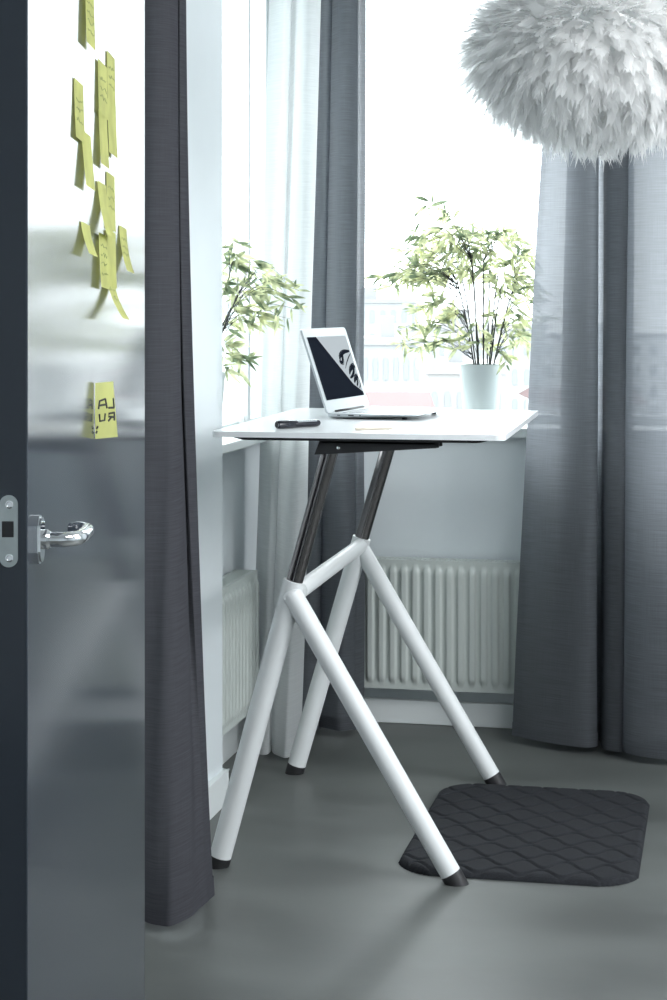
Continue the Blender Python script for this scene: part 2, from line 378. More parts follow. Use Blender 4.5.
NOTES = [
 # px0 px1  y0   y1  lift   label                                                       twist base kink slope
 (82.0, 91, -13, 45, .0022, 'lime sticky note cut by the top edge of the photo, highest on the door', 0, .0045, 1.0),
 (106.0, 114, 50, 107, .0015, 'upper note of the right column, touching the top of the paired columns', 0, .0014, 1.2),
 (96.3, 105.5, 58, 115, .0015, 'upper note of the left column of the paired notes below the highest note', 0, .0024, 1.2),
 (106.0, 114.5, 98, 154, .003, 'second note down in the right paired column, hanging just above a white gap', 0, .0022, 1.4),
 (96.5, 105, 109, 165, .004, 'second note down in the left paired column, ending lowest above the white gap', 0, .0030, 1.3),
 (73.0, 82.5, 77, 139, .003, 'leftmost lime sticky note, alone left of the paired columns', 0, .0012, 1.4),
 (80.0, 89.5, 129, 187, .007, 'note hanging under the leftmost one with its lower edge lifted', 0, .0020, 1.2),
 (105.7, 114, 171, 229, .002, 'upper right note of the lower group, just below the white gap', 0, .0012, 1.5),
 (96.3, 105, 180, 235, .014, 'note swinging out to the right at the top left of the lower group', 0, .0020, 1.7),
 (80.0, 89, 221, 254, .012, 'short curled note left of the lower group with a dark reflection', 0, .0014, 1.6),
 (118.5, 126, 225, 271, .013, 'curled note standing alone at the right of the lower group', 0, .0012, 2.0),
 (105.3, 113.8, 229, 286, .002, 'right note in the middle of the lower group, above the lowest curl', 0, .0030, 1.5),
 (96.0, 104.5, 232, 287, .004, 'left note in the middle of the lower group with a torn corner', 0, .0042, 1.5),
 (105.0, 112.5, 263, 318, .027, 'strongly curled note at the bottom end of the lower group', 0, .0012, 2.2),
]
for i, a in enumerate(NOTES):
    px0, px1, y0, y1, lf, lb, tw, bs, kk = a
    note(px0, px1, y0, y1, lf, lb, tw, bs, kk, slope=.05, marks=scrib(i, .22+.05*(i % 3), .75) if i in (0, 1, 2, 5, 7, 10, 12, 13) else ())
# the note that stands out from the door like a little flag, its writing seen from behind
s0, z0 = door_at(94.5, 383); _, z1 = door_at(94.5, 439)
FL0, FL1 = .018, .027
def flag_pt(u, v, off=0.0):
    wd = FL0+(FL1-FL0)*v
    return MD @ Vector((s0+.058*u*(1-.2*v)-off, .001+wd*u, z0-(z0-z1)*v))
bm = bmesh.new()
g = [[bm.verts.new(flag_pt(i/6, j/8)) for i in range(7)] for j in range(9)]
for j in range(8):
    for i in range(6): bm.faces.new((g[j][i], g[j+1][i], g[j+1][i+1], g[j][i+1]))
bmesh.ops.solidify(bm, geom=bm.faces[:], thickness=.0003)
fl = tag(obj('sticky_note', bm, M_note), 'lime note standing off the door by itself above the lever, lettered in black', 'sticky note', 'lime sticky notes on the door')
bm = bmesh.new()
LET = [  # mirrored handwriting, u runs out from the door
 [(.93, .30), (.93, .47)], [(.93, .47), (.66, .465)],                                        # L
 [(.52, .30), (.58, .47)], [(.52, .30), (.22, .33), (.16, .47)], [(.56, .40), (.2, .41)],      # A
 [(.93, .56), (.90, .70)], [(.93, .56), (.66, .57), (.64, .62), (.9, .64)], [(.76, .64), (.62, .70)],  # R
 [(.48, .56), (.44, .68), (.22, .69), (.20, .56)],                                          # U
 [(.12, .78), (.06, .82)], [(.08, .86), (.04, .90)]]
for st in LET:
    tube(bm, [flag_pt(u, v, .0008) for u, v in st], .0016, 6)
obj('handwriting', bm, M_ink, fl)

# ---------------------------------------------------------------- curtains
def curtain(name, label, top, bot, zt, zb, m, rail, group=None, nz=60, nu=160, ease=1.0, hemwave=0.0, mid=None, parts=True, bend=None):
    A = catmull([(*p, 0) for p in top], nu); B = catmull([(*p, 0) for p in bot], nu); Md = catmull([(*p, 0) for p in mid], nu) if mid else None
    bm = bmesh.new(); uvl = bm.loops.layers.uv.new()
    length = sum((B[i+1]-B[i]).length for i in range(nu)); rows = []
    rnd = random.Random(len(label)); ph = rnd.uniform(0, 6)
    for j in range(nz+1):
        v = j/nz; row = []; e = v**ease
        for i in range(nu+1):
            if Md is None: p = A[i].lerp(B[i], e)
            else:
                p = A[i]*(1-v)*(1-2*v)+Md[i]*4*v*(1-v)+B[i]*v*(2*v-1)
            z = zt+(zb-zt)*v+hemwave*math.sin(i/nu*9+ph)*v*v
            w = .004*math.sin(i/nu*23+v*7+ph)*math.sin(v*PI)+.003*math.sin(i/nu*41+v*13)*v
            row.append(bm.verts.new((p.x+w*.4, p.y+w, z)))
        rows.append(row)
    H = zt-zb
    for j in range(nz):
        for i in range(nu):
            f = bm.faces.new((rows[j][i], rows[j+1][i], rows[j+1][i+1], rows[j][i+1]))
            for lp, (a, b) in zip(f.loops, ((i, j), (i, j+1), (i+1, j+1), (i+1, j))): lp[uvl].uv = (a/nu*length, -b/nz*H)
    hem = [[v.co.copy() for v in r] for r in rows[-3:]]
    r0 = thing(name, label, 'curtain', (B[nu//2].x, B[nu//2].y, 0), group)
    obj('cloth', bm, m, r0, sharp=3)
    bm = bmesh.new(); uvl = bm.loops.layers.uv.new(); hr = []
    hz = zb+.035
    for k in range(3):
        row = []
        for i in range(nu+1):
            t = k/2; top_ = hem[0][i].lerp(hem[2][i], max(0, 1-(.04/(hem[0][i].z-hem[2][i].z)))) if True else hem[0][i]
            q = top_.lerp(hem[2][i], t)
            d = (hem[2][min(i+1, nu)]-hem[2][max(i-1, 0)]).normalized()
            row.append(bm.verts.new(q+Vector((d.y, -d.x, 0))*.0022))
        hr.append(row)
    for k in range(2):
        for i in range(nu):
            f = bm.faces.new((hr[k][i], hr[k+1][i], hr[k+1][i+1], hr[k][i+1]))
            for lp, (a, b) in zip(f.loops, ((i, k), (i, k+1), (i+1, k+1), (i+1, k))): lp[uvl].uv = (a/nu*length, -b*.02)
    obj('hem', bm, m, r0, sharp=3)
    return r0
def at(px, y): # plan position under a pixel column at world depth y
    r = ray(px); return (r[0]*y/r[1], y)
# right window curtain: single thin layer at its left edge, then three deep folds
rt_top = [at(568, 5.575), at(573, 5.565), at(585, 5.55), at(595, 5.53), at(599, 5.57), at(588, 5.61), at(577, 5.64), at(583, 5.665), at(599, 5.66), at(607, 5.63),
          at(606, 5.57), at(612, 5.52), at(625, 5.50), at(632, 5.53), at(622, 5.60), at(610, 5.64), at(622, 5.67), at(637, 5.64), at(631, 5.56), at(634, 5.49), at(650, 5.455), at(680, 5.45), at(700, 5.50), at(690, 5.60), at(705, 5.64), at(720, 5.60), at(745, 5.52)]
rt_bot = [at(512, 5.60), at(525, 5.57), at(552, 5.535), at(585, 5.51), at(597, 5.55), at(578, 5.60), at(556, 5.64), at(566, 5.67), at(588, 5.665), at(600, 5.63),
          at(602, 5.56), at(608, 5.51), at(621, 5.49), at(629, 5.52), at(618, 5.60), at(604, 5.645), at(616, 5.675), at(630, 5.63), at(624, 5.55), at(626, 5.46), at(646, 5.415), at(676, 5.41), at(700, 5.47), at(690, 5.60), at(705, 5.65), at(720, 5.60), at(742, 5.48)]
curtain('window_curtain', 'grey curtain with deep folds at the right side of the window', rt_top, rt_bot, 2.6, .02, M_grey, None, 'grey window curtains', nu=300, ease=.68, hemwave=.006)
lb_top = [at(320, 5.66), at(326, 5.60), at(333, 5.61), at(334, 5.68), at(331, 5.70), at(335, 5.62), at(346, 5.57), at(356, 5.60), at(358, 5.66), at(354, 5.69), at(360, 5.64), at(366, 5.66)]
lb_bot = [at(286, 5.66), at(300, 5.58), at(318, 5.60), at(320, 5.68), at(314, 5.70), at(320, 5.60), at(338, 5.55), at(352, 5.58), at(354, 5.65), at(346, 5.69), at(354, 5.62), at(364, 5.66)]
curtain('window_curtain', 'grey curtain in the room corner behind the white desk and laptop', lb_top, lb_bot, 2.6, .02, M_grey, None, 'grey window curtains', hemwave=.006)
sh_top = [at(272, 5.42), at(286, 5.37), at(295, 5.40), at(292, 5.46), at(296, 5.47), at(300, 5.39), at(312, 5.36), at(324, 5.40)]
sh_bot = [at(252, 5.36), at(262, 5.28), at(270, 5.30), at(266, 5.38), at(270, 5.40), at(274, 5.30), at(286, 5.26), at(301, 5.33)]
curtain('sheer_curtain', 'white sheer curtain hanging beside the corner grey curtain', sh_top, sh_bot, 2.6, .015, M_sheer, None, hemwave=.008)
# thin white sheer gathered at the left window, above the sill
sw_top = [(-1.402, 5.26), (-1.41, 5.29), (-1.395, 5.31), (-1.41, 5.34), (-1.40, 5.37), (-1.41, 5.40)]
sw_bot = [(-1.402, 5.28), (-1.41, 5.30), (-1.40, 5.315), (-1.41, 5.33), (-1.402, 5.35), (-1.408, 5.37)]
curtain('cafe_sheer', 'narrow white sheer at the left window behind the leaves, seen past the wall edge', sw_top, sw_bot, 2.6, .962, M_sheer, None)
nc_top = [at(118, 3.84), at(130, 3.78), at(150, 3.77), at(168, 3.80), at(176, 3.87), at(172, 3.95), at(178, 3.90), at(187, 3.94), at(180, 4.02)]
nc_mid = [at(116, 3.86), at(128, 3.77), at(150, 3.76), at(172, 3.79), at(181, 3.86), at(178, 3.94), at(183, 3.90), at(191, 3.94), at(186, 4.02)]
nc_bot = [at(112, 3.88), at(126, 3.80), at(150, 3.77), at(168, 3.75), at(190, 3.80), at(203, 3.87), at(211, 3.93), at(213, 3.99), at(205, 4.06)]
curtain('doorway_curtain', 'dark grey curtain hanging in front of the left wall, just past the open door', nc_top, nc_bot, 2.6, .022, M_dgrey, None, mid=nc_mid, hemwave=.006)
bm = bmesh.new(); box(bm, (-1.40, 5.56, 2.60), (.6, 5.63, 2.70), .004); box(bm, (-1.40, 5.36, 2.60), (-1.14, 5.44, 2.70), .004); box(bm, (-1.44, 5.10, 2.6), (-1.40, 5.44, 2.70), .004)
struct(obj('trim_1', bm, M_rail))
bm = bmesh.new(); box(bm, (-1.28, 3.70, 2.6), (-1.11, 3.97, 2.70), .004); struct(obj('trim_2', bm, M_rail))

# ---------------------------------------------------------------- radiators
def radiator(label, O, ex, ey, W, z0, z1, pitch):
    """O at the lower left of the front face, ex along the face, ey out of it"""
    Mt = Matrix(((ex.x, ey.x, 0, O.x), (ex.y, ey.y, 0, O.y), (0, 0, 1, 0), (0, 0, 0, 1)))
    r0 = thing('radiator', label, 'radiator', (O.x, O.y, 0), 'panel radiators')
    n = int(round(W/pitch)); pitch = W/n
    for pname, off, sgn in (('front_panel', 0.0, 1), ('rear_panel', -.055, 1)):
        bm = bmesh.new(); NX = n*12; zs = [z0, z0+.008, z0+.018, z0+.026, z0+.032, z0+.040, z0+.05]+[z0+.05+(z1-z0-.1)*k/4 for k in range(1, 4)]+[z1-.05, z1-.040, z1-.032, z1-.026, z1-.018, z1-.008, z1]
        def hgt(u, z):
            ph = (u/pitch) % 1.0; d = abs(ph-.5)*pitch
            e = min(z-z0, z1-z)-.022
            if e < 0: return 0.0
            e = min(1, e/.016); hw = .0095*math.sqrt(max(0, 1-(1-e)**2)) if e < 1 else .0095
            t = max(0, min(1, (hw+.0035-d)/.005)) if hw > 0 else 0
            return .0095*(t*t*(3-2*t))*(e**.5)
        g = [[bm.verts.new(Mt @ Vector((W*i/NX, off+hgt(W*i/NX, z), z))) for i in range(NX+1)] for z in zs]
        for j in range(len(zs)-1):
            for i in range(NX): bm.faces.new((g[j][i], g[j][i+1], g[j+1][i+1], g[j+1][i]))
        box(bm, (0, off-.012, z0), (W, off-.0005, z1), 0, 2, Mt)
        obj(pname, bm, M_rad, r0, sharp=1.2)
    bm = bmesh.new()
    box(bm, (.004, -.058, z1-.004), (W-.004, -.001, z1+.001), 0, 2, Mt); k = .012
    while k < W-.02:
        box(bm, (k, -.050, z1), (k+.006, -.012, z1+.003), 0, 2, Mt); k += .016
    obj('top_grille', bm, M_rad, r0, smooth=False)
    for u in (0.0, W):
        bm = bmesh.new(); box(bm, (u-.002, -.060, z0+.006), (u+.002, .001, z1), .0008, 2, Mt); obj('side_cover', bm, M_rad, r0)
    for u in (.12, W-.12):
        bm = bmesh.new(); box(bm, (u-.015, -.085, z0+.05), (u+.015, -.066, z1-.05), .002, 2, Mt); obj('wall_bracket', bm, M_rad, r0)
    return r0
radiator('white panel radiator under the back window behind the desk', Vector((-1.118, 5.735, 0)), Vector((1, 0, 0)), Vector((0, -1, 0)), 1.15, .122, .528, .0363)
radiator('white panel radiator on the left wall, half hidden by the wall edge', Vector((-1.355, 4.815, 0)), Vector((0, 1, 0)), Vector((1, 0, 0)), .475, .145, .548, .0363)

# ---------------------------------------------------------------- standing desk
desk = thing('standing_desk', 'white standing desk with A-frame tube legs and grey metal posts', 'desk', (-.9, 4.69, 0))
ROT = lambda x, y: (x, y)
def desk_frame(y, xl, xr, xa, za, back):
    sh = lambda p: Vector(p)
    sl = (xa-xl)/za
    LR = .0265
    # long left leg, collar at the apex
    def foot(x, yy, sl_, r0, parent):          # rubber cap: square to the tube above, flat on the floor below
        ax = Vector((sl_, 0, 1)).normalized(); c0 = Vector((x, yy, 0)); bm = bmesh.new()
        tube(bm, [c0, c0+ax*.020, c0+ax*.0262], [r0*.98, r0*1.0, r0*.97], 32, True, (.0, None)); obj('rubber_foot', bm, M_rubber, parent)
    ax = Vector((sl, 0, 1)).normalized()
    bm = bmesh.new(); zc = za+.022; tube(bm, [Vector((xl, y, 0))+ax*.026, (xa+sl*.022, y, zc)], LR*.98, 32)
    l1 = obj('leg', bm, M_white, desk); foot(xl, y, sl, LR, l1)
    # shorter right leg
    yr = y-.012 if not back else y
    s2 = (xr-xa)/za; ax2 = Vector((-s2, 0, 1)).normalized()
    bm = bmesh.new(); P0 = Vector((xr, yr, 0))+ax2*.026; P1 = Vector((xa+.004, yr, za-.010)); ax = (P1-P0).normalized()
    pts = [P0, P1]; rad = [LR*.92, LR*.92]
    for k in range(1, 6):
        a = PI/2*k/5; pts.append(P1+ax*math.sin(a)*.016); rad.append(max(.002, LR*.92*math.cos(a)))
    tube(bm, pts, rad, 32); l2 = obj('leg', bm, M_white, desk); foot(xr, yr, -s2, LR*.95, l2)
    # telescopic post
    bm = bmesh.new(); zt = 1.005; tube(bm, [(xa, y, za), (xa+sl*(zt-za)*1.02, y, zt)], .0200, 32); po = obj('post', bm, M_post, desk)
    return Vector((xa, y, za)), xa+sl*(zt-za)
a1, px1 = desk_frame(4.232, -1.180, -.608, -.999, .660, False)
a2, px2 = desk_frame(5.120, -1.202, -.626, -1.013, .652, True)
bm = bmesh.new(); q1 = a1+Vector((.012, .02, -.004)); q2 = a2+Vector((.004, -.01, .0)); tube(bm, [q1, q2], .0205, 28); cb = obj('crossbar', bm, M_white, desk)
bm = bmesh.new(); lathe(bm, [(0, .004), (.005, .004), (.0058, .002), (.0058, -.002)], 20, a1+Vector((-.008, -.0285, -.014)), (0, -1, 0)); obj('leg_bolt', bm, M_white, desk)
bm = bmesh.new(); lathe(bm, [(0, .002), (.0045, .002), (.0045, -.004)], 16, a2+Vector((-.006, -.0275, -.005)), (0, -1, 0)); obj('leg_bolt', bm, M_hole, desk)
# top
ZT = 1.035
Mtop = Matrix.Translation((-.838, 4.676, 0)) @ Matrix.Rotation(math.radians(1.3), 4, 'Z')
bm = bmesh.new(); ol = rrect(-.352, -.503, .335, .503, .022, 8); prism(bm, ol, ZT-.013, ZT, Mtop)
es = [e for e in bm.edges if abs(e.verts[0].co.z-e.verts[1].co.z) < 1e-5 and e.calc_face_angle(0) > .5]
bmesh.ops.bevel(bm, geom=es, offset=.0025, segments=2, profile=.5, affect='EDGES')
obj('tabletop', bm, M_top, desk, sharp=.3)
bm = bmesh.new()
oa = rrect(-.312, -.4985, .305, .4985, .02, 5); ob = rrect(-.285, -.4965, .280, .4965, .02, 5)
lo = [bm.verts.new(Mtop @ Vector((x, y, ZT-.0195))) for x, y in ob]; hi = [bm.verts.new(Mtop @ Vector((x, y, ZT-.0125))) for x, y in oa]
for i in range(len(oa)): bm.faces.new((lo[i], lo[(i+1) % len(oa)], hi[(i+1) % len(oa)], hi[i]))
bm.faces.new(lo[::-1]); bm.faces.new(hi)
obj('underboard', bm, M_black, desk, sharp=.4)
for yb, xa in ((4.232, px1), (5.120, px2)):
    bm = bmesh.new()
    for yo in (-.028, .022):
        Mb = Matrix(((1, 0, 0, xa), (0, 0, 1, yb+yo), (0, 1, 0, 0), (0, 0, 0, 1)))
        prism(bm, [(-.035, .9815), (.0, .9835), (.25, 1.001), (.258, 1.0025), (.258, ZT-.020), (-.022, ZT-.020)], 0, .006, Mb)
    box(bm, (xa-.02, yb-.028, ZT-.026), (xa+.25, yb+.028, ZT-.020))
    br = obj('bracket', bm, M_black, desk, smooth=False)
    bm = bmesh.new(); lathe(bm, [(0, .0035), (.003, .003), (.0048, .001), (.0048, -.001)], 18, (xa+.022, yb-.0285, .9985), (0, -1, 0)); obj('bracket_screw', bm, M_chrome, br)
bm = bmesh.new(); box(bm, (px1+.05, 4.25, ZT-.034), (px1+.09, 5.10, ZT-.0205), .002); obj('rail', bm, M_black, desk)

# ---------------------------------------------------------------- things on the desk
lap = thing('laptop', 'open silver laptop standing on the white desk', 'laptop', (-1.015, 4.685, ZT))
LA = math.radians(-7.0); LW, LD = .355, .250
Ml = Matrix.Translation((-1.015, 4.685, ZT)) @ Matrix.Rotation(LA, 4, 'Z')     # x: towards the user, y: along the hinge
bm = bmesh.new(); ol = rrect(0, 0, LD, LW, .012, 6)
NB = len(ol)
def wedge(x): return .0035+.0105*(1-x/LD)**.9
v0 = [bm.verts.new(Ml @ Vector((LD/2+(x-LD/2)*.93, LW/2+(y-LW/2)*.95, .0022+.008*(x/LD)**3))) for x, y in ol]
v1 = [bm.verts.new(Ml @ Vector((x, y, .0060+.0065*(x/LD)**2))) for x, y in ol]
v2 = [bm.verts.new(Ml @ Vector((x, y, .0145))) for x, y in ol]
for a, b in ((v0, v1), (v1, v2)):
    for i in range(NB): bm.faces.new((a[i], a[(i+1) % NB], b[(i+1) % NB], b[i]))
bm.faces.new(v0[::-1]); bm.faces.new(v2)
base = obj('base', bm, M_alu, lap, sharp=.36)
for fx, fy in ((.04, .04), (.04, LW-.04), (LD-.05, .04), (LD-.05, LW-.04)):
    bm = bmesh.new(); lathe(bm, [(0, .0), (.007, .0), (.007, .005), (0, .005)], 14, Ml @ Vector((fx, fy, 0))); obj('rubber_foot', bm, M_rubber, base)
bm = bmesh.new(); widths = [14, 14, 13, 12, 11, 6]
for r_ in range(6):
    n = widths[r_]; y0, y1 = .035, LW-.035; x0 = .032+r_*.0185; hgt = .0165 if r_ else .010
    for k in range(n):
        a = y0+(y1-y0)*k/n+.0011; b = y0+(y1-y0)*(k+1)/n-.0011
        box(bm, (x0, a, .0144), (x0+hgt-.001, b, .0156), .0004, 1, Ml)
obj('keyboard', bm, M_key, base, smooth=False)
bm = bmesh.new(); prism(bm, rrect(.152, LW/2-.055, .238, LW/2+.055, .004, 4), .0144, .0148, Ml); obj('trackpad', bm, M_alu, base, smooth=False)
for xa, xb, za, zb in ((.060, .075, .0085, .0118), (.030, .038, .0090, .0112)):
    bm = bmesh.new(); box(bm, (xa, -.0004, za), (xb, .001, zb), .0006, 2, Ml); obj('port', bm, M_hole, base, smooth=False)
bm = bmesh.new(); lathe(bm, [(0, .0004), (.0018, .0004), (.0018, -.001)], 12, Ml @ Vector((.092, 0, .0103)), Ml.to_3x3() @ Vector((0, -1, 0)))
obj('headphone_jack', bm, M_hole, base, smooth=False)
LEAN = math.radians(18.5)
Mlid = Ml @ Matrix.Translation((.004, 0, .0150)) @ Matrix.Rotation(-LEAN, 4, 'Y') @ Matrix(((0, 0, 1, 0), (1, 0, 0, 0), (0, 1, 0, 0), (0, 0, 0, 1)))  # lid x: along hinge, y: up the lid, z: towards the user
LH = .230
bm = bmesh.new(); prism(bm, rrect(0, 0, LW, LH, .012, 6), -.0055, 0, Mlid); lid = obj('lid', bm, M_alu, lap, sharp=.36)
bm = bmesh.new(); tube(bm, [Ml @ Vector((.003, .06, .0140)), Ml @ Vector((.003, LW-.06, .0140))], .0055, 16); obj('hinge', bm, M_black, lap)
bz, bt = .020, .024
dx0, dx1, dy0, dy1 = bz, LW-bz, .033, LH-bt
bm = bmesh.new(); prism(bm, [(dx0, dy0), (dx1, dy0), (dx1, dy1), (dx0, dy1)], -.001, .0007, Mlid); disp = obj('display', bm, M_screen_glare, lid, smooth=False)
def dp(u, v): return (dx0+(dx1-dx0)*u, dy0+(dy1-dy0)*v)
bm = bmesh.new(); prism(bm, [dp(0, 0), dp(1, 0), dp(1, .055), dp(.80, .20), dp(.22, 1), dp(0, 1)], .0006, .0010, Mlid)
obj('painted_reflection_slope', bm, M_screen_reflection, disp, smooth=False)  # dark diagonal of the reflection, painted as a flat shape
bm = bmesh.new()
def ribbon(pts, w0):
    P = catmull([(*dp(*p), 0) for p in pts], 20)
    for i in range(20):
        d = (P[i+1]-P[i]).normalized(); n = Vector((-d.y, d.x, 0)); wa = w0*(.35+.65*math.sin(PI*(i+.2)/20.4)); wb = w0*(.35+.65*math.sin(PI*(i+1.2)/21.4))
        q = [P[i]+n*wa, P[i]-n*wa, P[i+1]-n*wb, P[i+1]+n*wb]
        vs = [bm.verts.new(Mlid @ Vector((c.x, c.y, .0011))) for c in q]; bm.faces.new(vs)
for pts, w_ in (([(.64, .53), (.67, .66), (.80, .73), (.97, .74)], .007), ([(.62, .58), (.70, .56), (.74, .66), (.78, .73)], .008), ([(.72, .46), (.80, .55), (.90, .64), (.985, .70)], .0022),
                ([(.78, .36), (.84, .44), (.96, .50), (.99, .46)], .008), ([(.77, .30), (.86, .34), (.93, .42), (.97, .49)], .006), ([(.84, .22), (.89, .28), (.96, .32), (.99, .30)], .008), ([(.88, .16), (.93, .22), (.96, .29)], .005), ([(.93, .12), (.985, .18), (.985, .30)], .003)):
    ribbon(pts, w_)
obj('painted_reflection_strokes', bm, M_screen_reflection, disp, smooth=False)  # dark strokes of the reflection, painted as ribbons
bm = bmesh.new(); box(bm, (LW/2-.012, .014, 0), (LW/2+.012, .0175, .0004), 0, 1, Mlid); obj('badge', bm, M_steel, lid, smooth=False)
# marker
mk = thing('marker_pen', 'black whiteboard marker lying near the left end of the desk', 'marker', (-1.046, 4.27, ZT))
p0 = Vector((-1.046, 4.272, ZT+.0100)); dm = Vector((.0777, .1106, 0)).normalized()
bm = bmesh.new(); lathe(bm, [(0, 0), (.0075, 0), (.0092, .002), (.0100, .006), (.0100, .052), (.0094, .054), (0, .054)], 28, p0, dm); obj('cap', bm, M_marker, mk)
bm = bmesh.new(); lathe(bm, [(.0065, -.0006), (.0066, .0006), (0, .0006), (0, -.0006)], 24, p0, dm); obj('cap_end', bm, M_alu, mk)
bm = bmesh.new(); lathe(bm, [(0, .053), (.0085, .053), (.0088, .056), (.0088, .126), (.0075, .134), (.0045, .138), (0, .138)], 28, p0-Vector((0, 0, .0008)), dm); bd = obj('barrel', bm, M_marker, mk)
bm = bmesh.new(); sd = dm.cross(Vector((0, 0, 1)))
for k in range(10):
    a = math.radians(30+8*k); b = math.radians(30+8*(k+1)); R = .0090
    c0 = p0-Vector((0, 0, .0008))
    f = lambda an, t: c0+dm*t+(sd*math.cos(an)+Vector((0, 0, 1))*math.sin(an))*R
    bm.faces.new([bm.verts.new(f(a, .062)), bm.verts.new(f(b, .062)), bm.verts.new(f(b, .124)), bm.verts.new(f(a, .124))])
obj('pale_label', bm, M_alu, bd, sharp=3)
bm = bmesh.new()
for k in range(9):
    t = .066+.006*k; a = math.radians(55); R = .00915
    c = p0-Vector((0, 0, .0008))+dm*t+(sd*math.cos(a)+Vector((0, 0, 1))*math.sin(a))*R
    tube(bm, [c, c+dm*.0028+Vector((0, 0, .0006))], .0007, 5)
obj('label_print', bm, M_ink, bd)
# pencil
pc = thing('pencil', 'short pale wooden pencil lying in front of the laptop', 'pencil', (-.853, 4.256, ZT))
A0 = Vector((-.853, 4.262, ZT+.0036)); dpn = (Vector((-.762, 4.310, 0))-Vector((-.853, 4.262, 0))).normalized()
bm = bmesh.new(); lathe(bm, [(0, 0), (.0036, 0), (.0036, .082), (0, .082)], 6, A0, dpn); obj('barrel', bm, M_wood, pc, smooth=False)
bm = bmesh.new(); lathe(bm, [(.0035, .0815), (.0014, .096), (0, .096)], 12, A0, dpn); obj('sharpened_cone', bm, M_wood, pc)
bm = bmesh.new(); lathe(bm, [(.0015, .0955), (.0002, .104), (0, .104)], 10, A0, dpn); obj('lead', bm, M_ink, pc)

# ---------------------------------------------------------------- standing mat
def mat_mesh():
    bm = bmesh.new(); NX, NY = 150, 210; x0, x1, y0, y1 = -.765, -.200, 4.262, 5.065; R = .11
    def inside(x, y):      # signed distance to the rounded outline with a slightly scalloped rim
        cx, cy = (x0+x1)/2, (y0+y1)/2; qx = abs(x-cx)-(x1-x0)/2+R; qy = abs(y-cy)-(y1-y0)/2+R
        return R-math.hypot(max(qx, 0), max(qy, 0))-min(max(qx, qy), 0)
    def pat(x, y):         # overlapping leaf-shaped scales
        px_, py_ = .098, .064; best = 9
        xs = x/px_; ys = y/py_
        for r_ in range(int(math.floor(ys))-1, int(math.floor(ys))+3):
            sh = .5*(r_ % 2)
            line = r_+.42*math.sin(2*PI*(xs+sh)+.35*math.sin(r_*1.7))*(.85+.15*math.sin(r_*2.3+xs))
            best = min(best, abs(ys-line)*py_)
        g = max(0, 1-best/.0095); return g*g*(3-2*g)
    verts = {}
    for j in range(NY+1):
        for i in range(NX+1):
            x = x0+(x1-x0)*i/NX; y = y0+(y1-y0)*j/NY; s = inside(x, y)
            if s < -.004: 
                continue
            if s < 0:
                cx, cy = (x0+x1)/2, (y0+y1)/2; s = 0
            e = min(1, s/.018); h = .002+.015*math.sqrt(max(0, 1-(1-e)**2))-.0085*pat(x, y)*min(1, e+.2)
            verts[i, j] = bm.verts.new((x, y, h))
    for (i, j) in list(verts):
        k = [(i, j), (i+1, j), (i+1, j+1), (i, j+1)]
        if all(q in verts for q in k): bm.faces.new([verts[q] for q in k])
    be = [e for e in bm.edges if e.is_boundary]
    r_ = bmesh.ops.extrude_edge_only(bm, edges=be)
    for v in [g for g in r_['geom'] if isinstance(g, bmesh.types.BMVert)]: v.co.z = 0.0
    return bm
tag(obj('standing_mat', mat_mesh(), M_mat, sharp=3), 'black cushioned mat with a leaf-scale pattern on the floor beside the desk', 'mat')

# ---------------------------------------------------------------- bamboo plants
CL = [(245, 50), (310, 70), (285, 130), (160, 150), (200, 150), (130, 215), (185, 220), (230, 190), (250, 215), (300, 200), (340, 210), (380, 170), (420, 165), (540, 165), (505, 185), (580, 190), (612, 250), (600, 290), (560, 240), (480, 220), (440, 240), (400, 230), (350, 240), (270, 250), (200, 270), (110, 285), (150, 310), (55, 340), (80, 325), (120, 330), (170, 340), (220, 320), (260, 330), (310, 320), (370, 310), (420, 330), (470, 300), (530, 290), (590, 340), (540, 350), (510, 370), (180, 430), (230, 440), (290, 460), (330, 470), (270, 390), (170, 515), (200, 530), (250, 510), (300, 500), (270, 560), (150, 570), (190, 590), (310, 560), (380, 560), (420, 520), (460, 490), (500, 530), (560, 500), (590, 530), (440, 570), (490, 570), (580, 440), (610, 470), (545, 640), (570, 570), (640, 420), (670, 380), (650, 330), (630, 560), (680, 470)]
rj = random.Random(8)
CL1 = [((x-441)/3.706, (640-y)/3.706) for x, y in CL]+[((x-441+rj.uniform(-34, 34))/3.706, (640-y+rj.uniform(-34, 34))/3.706) for x, y in CL+CL[10:45]]
CL2 = [(215, 110), (150, 170), (200, 190), (150, 245), (200, 240), (310, 225), (270, 270), (150, 300), (200, 350), (140, 370), (280, 330), (350, 310), (390, 320), (450, 300), (500, 320), (530, 370), (440, 350), (380, 380), (300, 400), (240, 400), (180, 430), (150, 450), (330, 450), (420, 420), (500, 420), (540, 480), (480, 530), (420, 510), (380, 560), (330, 540), (300, 500), (240, 470), (200, 510), (250, 550), (300, 580), (160, 570), (150, 610), (210, 600), (190, 680), (150, 700), (230, 740), (200, 760), (160, 800), (140, 820), (260, 760), (200, 815)]
CL2 = [(2+x/5.56, 148-y/5.56) for x, y in CL2]+[(-4, 110), (4, 100), (-6, 70), (0, 40), (8, 120)]
CANES2 = [(-8, 8, 108), (-5, 0, 90), (-2, 14, 115), (0, 28, 95), (3, 36, 78), (6, 30, 55), (8, 42, 88)]
CANES = [(415, 640, 350, 330), (420, 640, 360, 300), (428, 640, 405, 260), (438, 640, 415, 250), (462, 640, 470, 240), (470, 640, 500, 330), (478, 640, 520, 350), (490, 640, 575, 320), (455, 640, 462, 260)]
CANES1 = [((xa-441)/3.706, (xb-441)/3.706, (640-yb)/3.706) for xa, ya, xb, yb in CANES]
